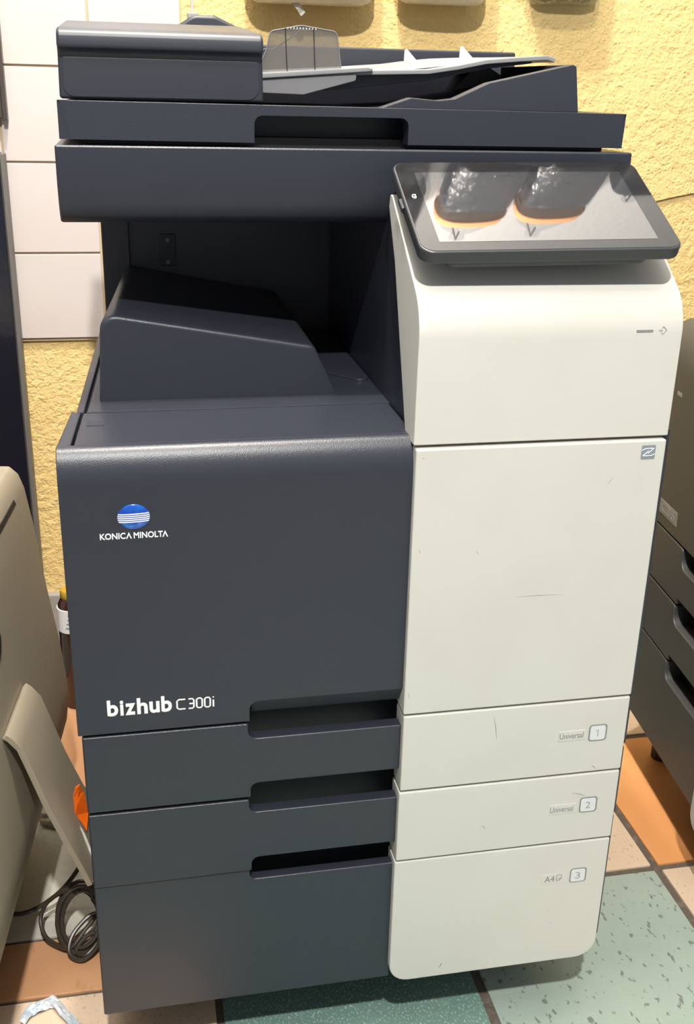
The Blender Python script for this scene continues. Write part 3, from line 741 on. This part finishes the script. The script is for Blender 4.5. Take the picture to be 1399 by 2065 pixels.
# ================================================================= BEIGE COPIER ON THE LEFT
BC = empty('beige_copier', (-0.30, 0.05, FZ), 'beige copier at the left edge with dark hand hole and folded side tray', 'photocopier')
ta_ = math.radians(6)
BMx = Matrix.Translation((-0.118, 0.480, 0.0)) @ Matrix.Rotation(-ta_, 4, 'Z')
# local: x = outward (toward the printer), y = away from the viewer, z up
def bp(name, m, parent, pts, axis, a, b, bevel=0.002, seg=2, **k):
    bm = bmesh.new(); prism(bm, pts, axis, a, b)
    for v in bm.verts: v.co = BMx @ v.co
    return finish(name, bm, M[m], parent, bevel, seg, **k)
lowp = [(-0.42, 0.012), (0.0, 0.012), (0.0, 0.150), (-0.42, 0.150)]
bp('lower_body', 'beige', BC, [(-0.42, -0.72), (0.0, -0.72), (0.0, 0.0), (-0.42, 0.0)], 'z', FZ, 0.120, 0.004)
upp = [(-0.42, 0.095), (0.010, 0.095), (0.048, 0.106), (0.064, 0.128), (0.0690, 0.165), (0.0690, 0.195), (0.0625, 0.270), (0.0520, 0.345), (0.0420, 0.440), (0.0335, 0.500), (0.0270, 0.520), (0.0160, 0.5310), (-0.42, 0.5400)]
ub = bp('upper_body', 'beige', BC, [(p[0], p[1]) for p in upp], 'y', -0.72, 0.010, 0.003, 2, ang=40)
bp('cover_seam', 'black', BC, [(0.0330, 0.5020), (0.0342, 0.5000), (0.0325, 0.5055), (0.0310, 0.5065)], 'y', -0.65, -0.055, 0.0)
# hand hole: solid plug along the face, its black stands for the shade inside
hh = rpoly([(-0.345, 0.395), (-0.3000, 0.392), (-0.2690, 0.396), (-0.2550, 0.408), (-0.2560, 0.424), (-0.2680, 0.430), (-0.2800, 0.446), (-0.350, 0.448)], 0.008, 4)
bm = bmesh.new()
A = [bm.verts.new((0.0430 + (0.44 - z) * 0.128, y, z)) for y, z in hh]; B = [bm.verts.new((0.03, y, z)) for y, z in hh]
bm.faces.new(A); bm.faces.new(B[::-1])
for i in range(len(hh)): bm.faces.new((A[i], B[i], B[(i + 1) % len(hh)], A[(i + 1) % len(hh)]))
for v in bm.verts: v.co = BMx @ v.co
finish('hand_hole_shade', bm, M['black'], BC, 0)
# folded-down bypass tray, sweeping down to the right
path = [(-0.0925, 0.3255), (-0.0865, 0.3200), (-0.0765, 0.3055), (-0.0640, 0.2620), (-0.0520, 0.2190), (-0.0360, 0.1730), (-0.0195, 0.1270), (-0.0105, 0.1000)]
bm = bmesh.new(); rows = []
for (y, dx, dz) in ((0.140, 0.0, 0.0), (0.143, 0, 0.0005), (0.255, 0.0125, -0.001), (0.260, 0.013, -0.003)):
    up = []; dn = []
    for i, (x, z) in enumerate(path):
        x2, z2 = path[min(i + 1, len(path) - 1)]; x1_, z1_ = path[max(i - 1, 0)]
        t = Vector((x2 - x1_, z2 - z1_)).normalized(); nrm = Vector((-t.y, t.x))
        if nrm.x < 0: nrm = -nrm
        up.append(bm.verts.new((x + dx, y, z + dz))); dn.append(bm.verts.new((x + dx - nrm.x * 0.007, y, z + dz - nrm.y * 0.007)))
    rows.append(up + dn[::-1])
bm.faces.new(rows[0]); bm.faces.new(rows[-1][::-1])
for A, B in zip(rows, rows[1:]):
    for j in range(len(A)): bm.faces.new((A[j], A[(j + 1) % len(A)], B[(j + 1) % len(A)], B[j]))
tt = finish('side_tray', bm, M['beige'], BC, 0.001, 2, ang=50); tt['label'] = 'folded side tray leaning toward the printer'

# ================================================================= THINGS ON THE WALL, LEFT
o = empty('leaning_board', (-0.37, 0.96, FZ), 'tall glossy black board standing against the tiled wall', 'board')
bpart('panel_sheet', 'black_gloss', o, -0.64, -0.1235, 0.940, 0.985, FZ, 0.910, 0.002)
bpart('edge_strip', 'panel_edge', o, -0.1235, -0.1165, 0.952, 0.986, FZ, 0.908, 0.001)
o = empty('wall_frame', (-0.3, 0.98, 0.96), 'dark brown frame hanging on tiles above the black panel', 'frame')
bpart('frame_board', 'brown_frame', o, -0.60, -0.1145, 0.972, 0.990, 0.962, 1.50, 0.002)
bpart('frame_rail', 'brown_frame', o, -0.1145, -0.1075, 0.966, 0.990, 0.960, 1.50, 0.0015)
# cable with clip
o = empty('wall_cable', (0.197, 0.99, 1.115), 'thin grey cable with clip running down the stucco', 'cable')
bm = bmesh.new(); tube(bm, [(0.197, 0.992, 1.94), (0.1965, 0.992, 1.4), (0.197, 0.992, 1.12), (0.1965, 0.992, 0.80)], 0.0026, 8); finish('wire', bm, M['grey_cable'], o, 0)
bpart('clip', 'lightgrey', o, 0.1880, 0.2055, 0.978, 0.999, 1.1150, 1.1290, 0.002)

# ================================================================= HANGING BAGS
def ellipse_ring(bm, cx, cy, z, rx, ry, n=28, sq=0.7, wob=0.0, seed=0):
    out = []
    for k in range(n):
        t = 2 * math.pi * k / n; c, s = math.cos(t), math.sin(t)
        x = math.copysign(abs(c) ** sq, c) * rx; y = math.copysign(abs(s) ** sq, s) * ry
        w = 1 + wob * math.sin(5 * t + seed) * math.sin(3 * t + 2 * seed + z * 40)
        out.append(bm.verts.new((cx + x * w, cy + y * w, z)))
    return out
def loft(bm, rings):
    n = len(rings[0])
    bm.faces.new(rings[0][::-1]); bm.faces.new(rings[-1])
    for A, B in zip(rings, rings[1:]):
        for k in range(n): bm.faces.new((A[k], A[(k + 1) % n], B[(k + 1) % n], B[k]))
def bag(x, z, w, h, label, film, strap=True, seed=0, dep=0.052, fill=0.58, group=None):
    cy = YW - dep - 0.004
    o = empty('hanging_bag', (x, cy, z), label, 'plastic bag', group)
    zs = [(0.0, 0.80, 0.45), (0.010, 0.90, 0.70), (0.03, 0.96, 0.88), (0.06, 1.0, 1.0), (0.30, 1.0, 1.0), (0.55, 0.97, 0.95), (0.64, 0.88, 0.8), (0.72, 0.80, 0.6), (0.82, 0.62, 0.45), (0.90, 0.30, 0.3), (0.94, 0.14, 0.2), (1.0, 0.22, 0.2)]
    bm = bmesh.new(); loft(bm, [ellipse_ring(bm, x, cy, z + h * t, w / 2 * a, dep * b, wob=0.05 if t > 0.6 else 0.015, seed=seed) for t, a, b in zs])
    finish('bag_film', bm, M[film], o, 0)
    bm = bmesh.new(); loft(bm, [ellipse_ring(bm, x, cy, z + h * t, w / 2 * a, dep * b, sq=0.5) for t, a, b in ((0.055, 0.76, 0.5), (0.075, 0.88, 0.78), (0.3, 0.92, 0.85), (fill - 0.05, 0.90, 0.8), (fill, 0.72, 0.5))])
    finish('packed_unit', bm, M['bag_black'], o, 0)
    if strap:
        bm = bmesh.new(); loft(bm, [ellipse_ring(bm, x, cy, z + h * t, w / 2 * a, dep * b) for t, a, b in ((0.615, 0.93, 0.90), (0.62, 0.95, 0.92), (0.69, 0.90, 0.82), (0.695, 0.86, 0.76))])
        finish('orange_band', bm, M['bag_orange'], o, 0)
    bm = bmesh.new(); tube(bm, [(x, cy, z + h * 0.93), (x, cy, z + h * 1.03), (x, YW - 0.012, z + h * 1.05), (x, YW + 0.002, z + h * 1.05)], 0.0025, 8)
    finish('hook', bm, M['hook'], o, 0)
    return o
# row hanging just above the printer (only the bottoms are in the picture)
bag(0.385, 1.146, 0.215, 0.40, 'milky plastic bag at top, its bottom left of the others with dangling tag', 'bag_milky', False, 1, 0.050)
bag(0.607, 1.154, 0.155, 0.40, 'milky plastic bag hanging at top centre between two other bags', 'bag_milky', False, 2, 0.046)
bag(0.822, 1.160, 0.135, 0.44, 'plastic bag at top right showing brownish bottom', 'bag_film', False, 3, 0.042)
# row high on the wall, seen in the touch screen
bag(0.915, 2.190, 0.205, 0.42, 'high clear bag with orange band, leftmost mirrored in the touch screen', 'bag_film', True, 4, 0.055, 0.56)
bag(1.130, 2.185, 0.205, 0.42, 'high clear bag with orange band, mirrored in middle of the touch screen', 'bag_film', True, 5, 0.055, 0.56)
bag(1.345, 2.080, 0.190, 0.36, 'high clear bag without band mirrored at right of the touch screen', 'bag_film', False, 6, 0.055, 0.80)
bag(0.690, 2.300, 0.180, 0.40, 'high clear bag mirrored at the left bezel of the touch screen', 'bag_film', False, 7, 0.055, 0.6)
# tag dangling below the first bag
o = empty('dangling_tag', (0.363, 0.935, 1.128), 'clear crinkled tag dangling under the left bag', 'tag')
bm = bmesh.new(); n = 9; L_ = []
for k in range(n):
    t = k / (n - 1); x = 0.353 + 0.018 * t; z = 1.152 - 0.022 * t; y = 0.930 + 0.003 * math.sin(9 * t)
    L_.append((bm.verts.new((x - 0.003, y, z - 0.003)), bm.verts.new((x + 0.004, y + 0.002, z + 0.003))))
for a_, b_ in zip(L_, L_[1:]): bm.faces.new((a_[0], b_[0], b_[1], a_[1]))
r = bmesh.ops.extrude_face_region(bm, geom=list(bm.faces))
for e in r['geom']:
    if isinstance(e, bmesh.types.BMVert): e.co.y += 0.0012
finish('tag_strip', bm, M['tag'], o, 0)
bm = bmesh.new(); tube(bm, [(0.353, 0.931, 1.150), (0.350, 0.932, 1.175)], 0.001, 6); finish('tag_string', bm, M['tag'], o, 0)

# ================================================================= SMALL THINGS ON THE FLOOR
# amber bottle behind the printer
o = empty('amber_bottle', (-0.063, 0.85, FZ), 'dark amber bottle with white label and yellow cap behind the printer', 'bottle')
bx_, by_ = -0.0600, 0.85
bm = bmesh.new(); lathe(bm, [(0.020, FZ + 0.001), (0.0255, FZ + 0.005), (0.0260, FZ + 0.02), (0.0260, 0.128), (0.0240, 0.142), (0.0190, 0.152), (0.0150, 0.156)], bx_, by_); finish('glass', bm, M['amber'], o, 0)
bm = bmesh.new(); lathe(bm, [(0.0180, 0.154), (0.0190, 0.156), (0.0190, 0.166), (0.0175, 0.169), (0.004, 0.170)], bx_, by_); finish('cap', bm, M['cap'], o, 0)
bm = bmesh.new(); lathe(bm, [(0.0255, 0.090), (0.0266, 0.0905), (0.0266, 0.1355), (0.0255, 0.136)], bx_, by_); lb = finish('label', bm, M['label'], o, 0)
for zz, w in ((0.127, 0.25), (0.118, 0.3), (0.110, 0.38), (0.101, 0.45)):
    bm = bmesh.new(); A = []
    for k in range(7):
        t = -math.pi / 2 - w + 2 * w * k / 6
        A.append((bm.verts.new((bx_ + 0.0268 * math.cos(t), by_ + 0.0268 * math.sin(t), zz - 0.0016)), bm.verts.new((bx_ + 0.0268 * math.cos(t), by_ + 0.0268 * math.sin(t), zz + 0.0016))))
    for p, q in zip(A, A[1:]): bm.faces.new((p[0], q[0], q[1], p[1]))
    finish('print_line', bm, M['ink'], lb, 0)
def fl(p): return (p[0] * 1.07 - 0.005, p[1] * 1.07 + 0.065, p[2] * 1.07 + FZ)   # place small things on the floor
# orange folded plastic piece on the side tray
o = empty('orange_scrap', (-0.02, 0.20, 0.14), 'bright orange folded plastic piece wedged beside the printer', 'plastic piece')
def sheet(name, m, parent, quads, th=0.0012):
    bm = bmesh.new()
    for q in quads: bm.faces.new([bm.verts.new(p) for p in q])
    bmesh.ops.remove_doubles(bm, verts=bm.verts, dist=1e-5)
    bmesh.ops.recalc_face_normals(bm, faces=bm.faces)
    r = bmesh.ops.solidify(bm, geom=list(bm.faces), thickness=th)
    return finish(name, bm, M[m], parent, 0, smooth=False)
a = (-0.0212, 0.198, 0.2085); b = (-0.0298, 0.196, 0.1930); c = (-0.0175, 0.204, 0.1930); d = (-0.0255, 0.196, 0.1825)
e = (-0.0296, 0.195, 0.1650); f = (-0.0140, 0.206, 0.1600); g = (-0.0225, 0.196, 0.1530); h = (-0.0170, 0.194, 0.1400)
a2 = (-0.0262, 0.197, 0.2060)
sheet('flap', 'orange', o, [(a2, a, c, d, b)])
sheet('fold', 'orange', o, [(b, d, c, f, g, e), (g, f, h)])
# ribbed connector on the floor behind the tray
o = empty('ribbed_connector', (-0.10, 0.48, FZ), 'beige ribbed plastic connector lying under the side tray', 'connector')
bm = bmesh.new(); tube(bm, [(-0.106, 0.492, FZ + 0.010), (-0.090, 0.487, FZ + 0.009), (-0.050, 0.470, FZ + 0.008)], 0.0065, 10); finish('sleeve', bm, M['hose'], o, 0)
for k in range(7):
    t = k / 6; bm = bmesh.new(); x = -0.092 + 0.040 * t; y = 0.4875 - 0.0165 * t
    tube(bm, [(x - 0.001, y, FZ + 0.0092), (x + 0.001, y - 0.0004, FZ + 0.0090)], 0.0086, 12); finish('rib', bm, M['hose'], o, 0)
bm = bmesh.new(); lathe(bm, [(0.009, FZ + 0.001), (0.011, FZ + 0.003), (0.011, FZ + 0.020), (0.009, FZ + 0.023)], -0.100, 0.500, 12); finish('plug_end', bm, M['hose'], o, 0)
# pale cable
bm = bmesh.new(); tube(bm, catmull([(-0.030, 0.190, 0.1585), (-0.0215, 0.186, 0.1450), (-0.0150, 0.180, 0.1270), (-0.0085, 0.176, 0.1080), (-0.0062, 0.200, 0.06), (-0.007, 0.30, FZ + 0.05), (-0.012, 0.40, FZ + 0.003), (0.010, 0.55, FZ + 0.003)], 6), 0.0022, 8)
tag(finish('white_cable', bm, M['white_cable'], None, 0), 'short pale cable slipping between side tray and printer', 'cable')
# black cable with coil
o = empty('black_cable_coil', (-0.04, 0.24, FZ), 'coiled black power cable lying between beige copier and printer', 'cable')
pts = [(-0.165, 0.245, 0.004), (-0.135, 0.222, 0.014), (-0.118, 0.200, 0.018), (-0.098, 0.195, 0.022), (-0.078, 0.202, 0.026), (-0.058, 0.207, 0.038), (-0.040, 0.209, 0.058), (-0.025, 0.212, 0.082), (-0.0175, 0.218, 0.102), (-0.0140, 0.225, 0.115)]
bm = bmesh.new(); tube(bm, catmull([fl(p) for p in pts], 6), 0.0032, 8); finish('lead', bm, M['cable'], o, 0)
pts = []
cc = Vector((-0.030, 0.160, 0.034))
for k in range(5 * 24 + 1):
    t = 2 * math.pi * k / 24 + 1.0
    R_ = 0.037 + 0.0045 * math.sin(t * 0.37) + 0.0025 * math.sin(1.3 * t)
    u = Vector((0.88, -0.20, -0.05)); v_ = Vector((0.12, 0.62, 0.72))
    ax = Vector((0.0, -0.75, 0.35))
    p = cc + u * R_ * 0.82 * math.cos(t) + v_ * R_ * math.sin(t) + ax * (0.010 * math.sin(t * 0.21 + 1.0))
    p.z = max(p.z, 0.0035); p.x = min(p.x, -0.0050)
    pts.append(Vector(fl(p)))
bm = bmesh.new(); tube(bm, pts, 0.0030, 8); finish('coil', bm, M['cable'], o, 0)
pts = [(-0.030, 0.176, 0.064), (-0.052, 0.182, 0.058), (-0.072, 0.182, 0.044), (-0.080, 0.172, 0.028), (-0.074, 0.154, 0.016), (-0.058, 0.140, 0.012), (-0.042, 0.132, 0.014), (-0.026, 0.144, 0.026), (-0.010, 0.160, 0.036), (-0.022, 0.158, 0.034), (-0.040, 0.144, 0.022), (-0.044, 0.126, 0.010), (-0.028, 0.116, 0.007), (-0.010, 0.126, 0.016), (-0.008, 0.140, 0.022), (-0.022, 0.142, 0.020), (-0.036, 0.130, 0.010), (-0.024, 0.120, 0.010), (-0.008, 0.132, 0.018)]
bm = bmesh.new(); tube(bm, catmull([fl(p) for p in pts], 6), 0.0030, 8); finish('loop', bm, M['cable'], o, 0)
# crumpled wrapper
bm = bmesh.new(); nx, ny = 34, 16; G = []
for i in range(nx):
    row = []
    for j in range(ny):
        u = i / (nx - 1); v = j / (ny - 1)
        x = -0.094 + 0.078 * u + 0.003 * math.sin(14 * v + 3 * u)
        y = 0.016 + 0.017 * v + 0.036 * math.sin(math.pi * min(1, u * 1.15 + 0.1)) - 0.018 * u * u + 0.002 * math.sin(19 * u)
        z = 0.001 + 0.0035 * abs(math.sin(21 * u + 3 * v) * math.sin(5 * v + 8 * u)) + 0.005 * math.sin(math.pi * v) + random.uniform(0, 0.0010)
        row.append(bm.verts.new(fl((x, y, z))))
    G.append(row)
for i in range(nx - 1):
    for j in range(ny - 1): bm.faces.new((G[i][j], G[i + 1][j], G[i + 1][j + 1], G[i][j + 1]))
r = bmesh.ops.solidify(bm, geom=list(bm.faces), thickness=0.0006)
tag(finish('crumpled_wrapper', bm, M['foil'], None, 0, smooth=False), 'crumpled silvery blue wrapper on the floor at bottom left', 'wrapper')
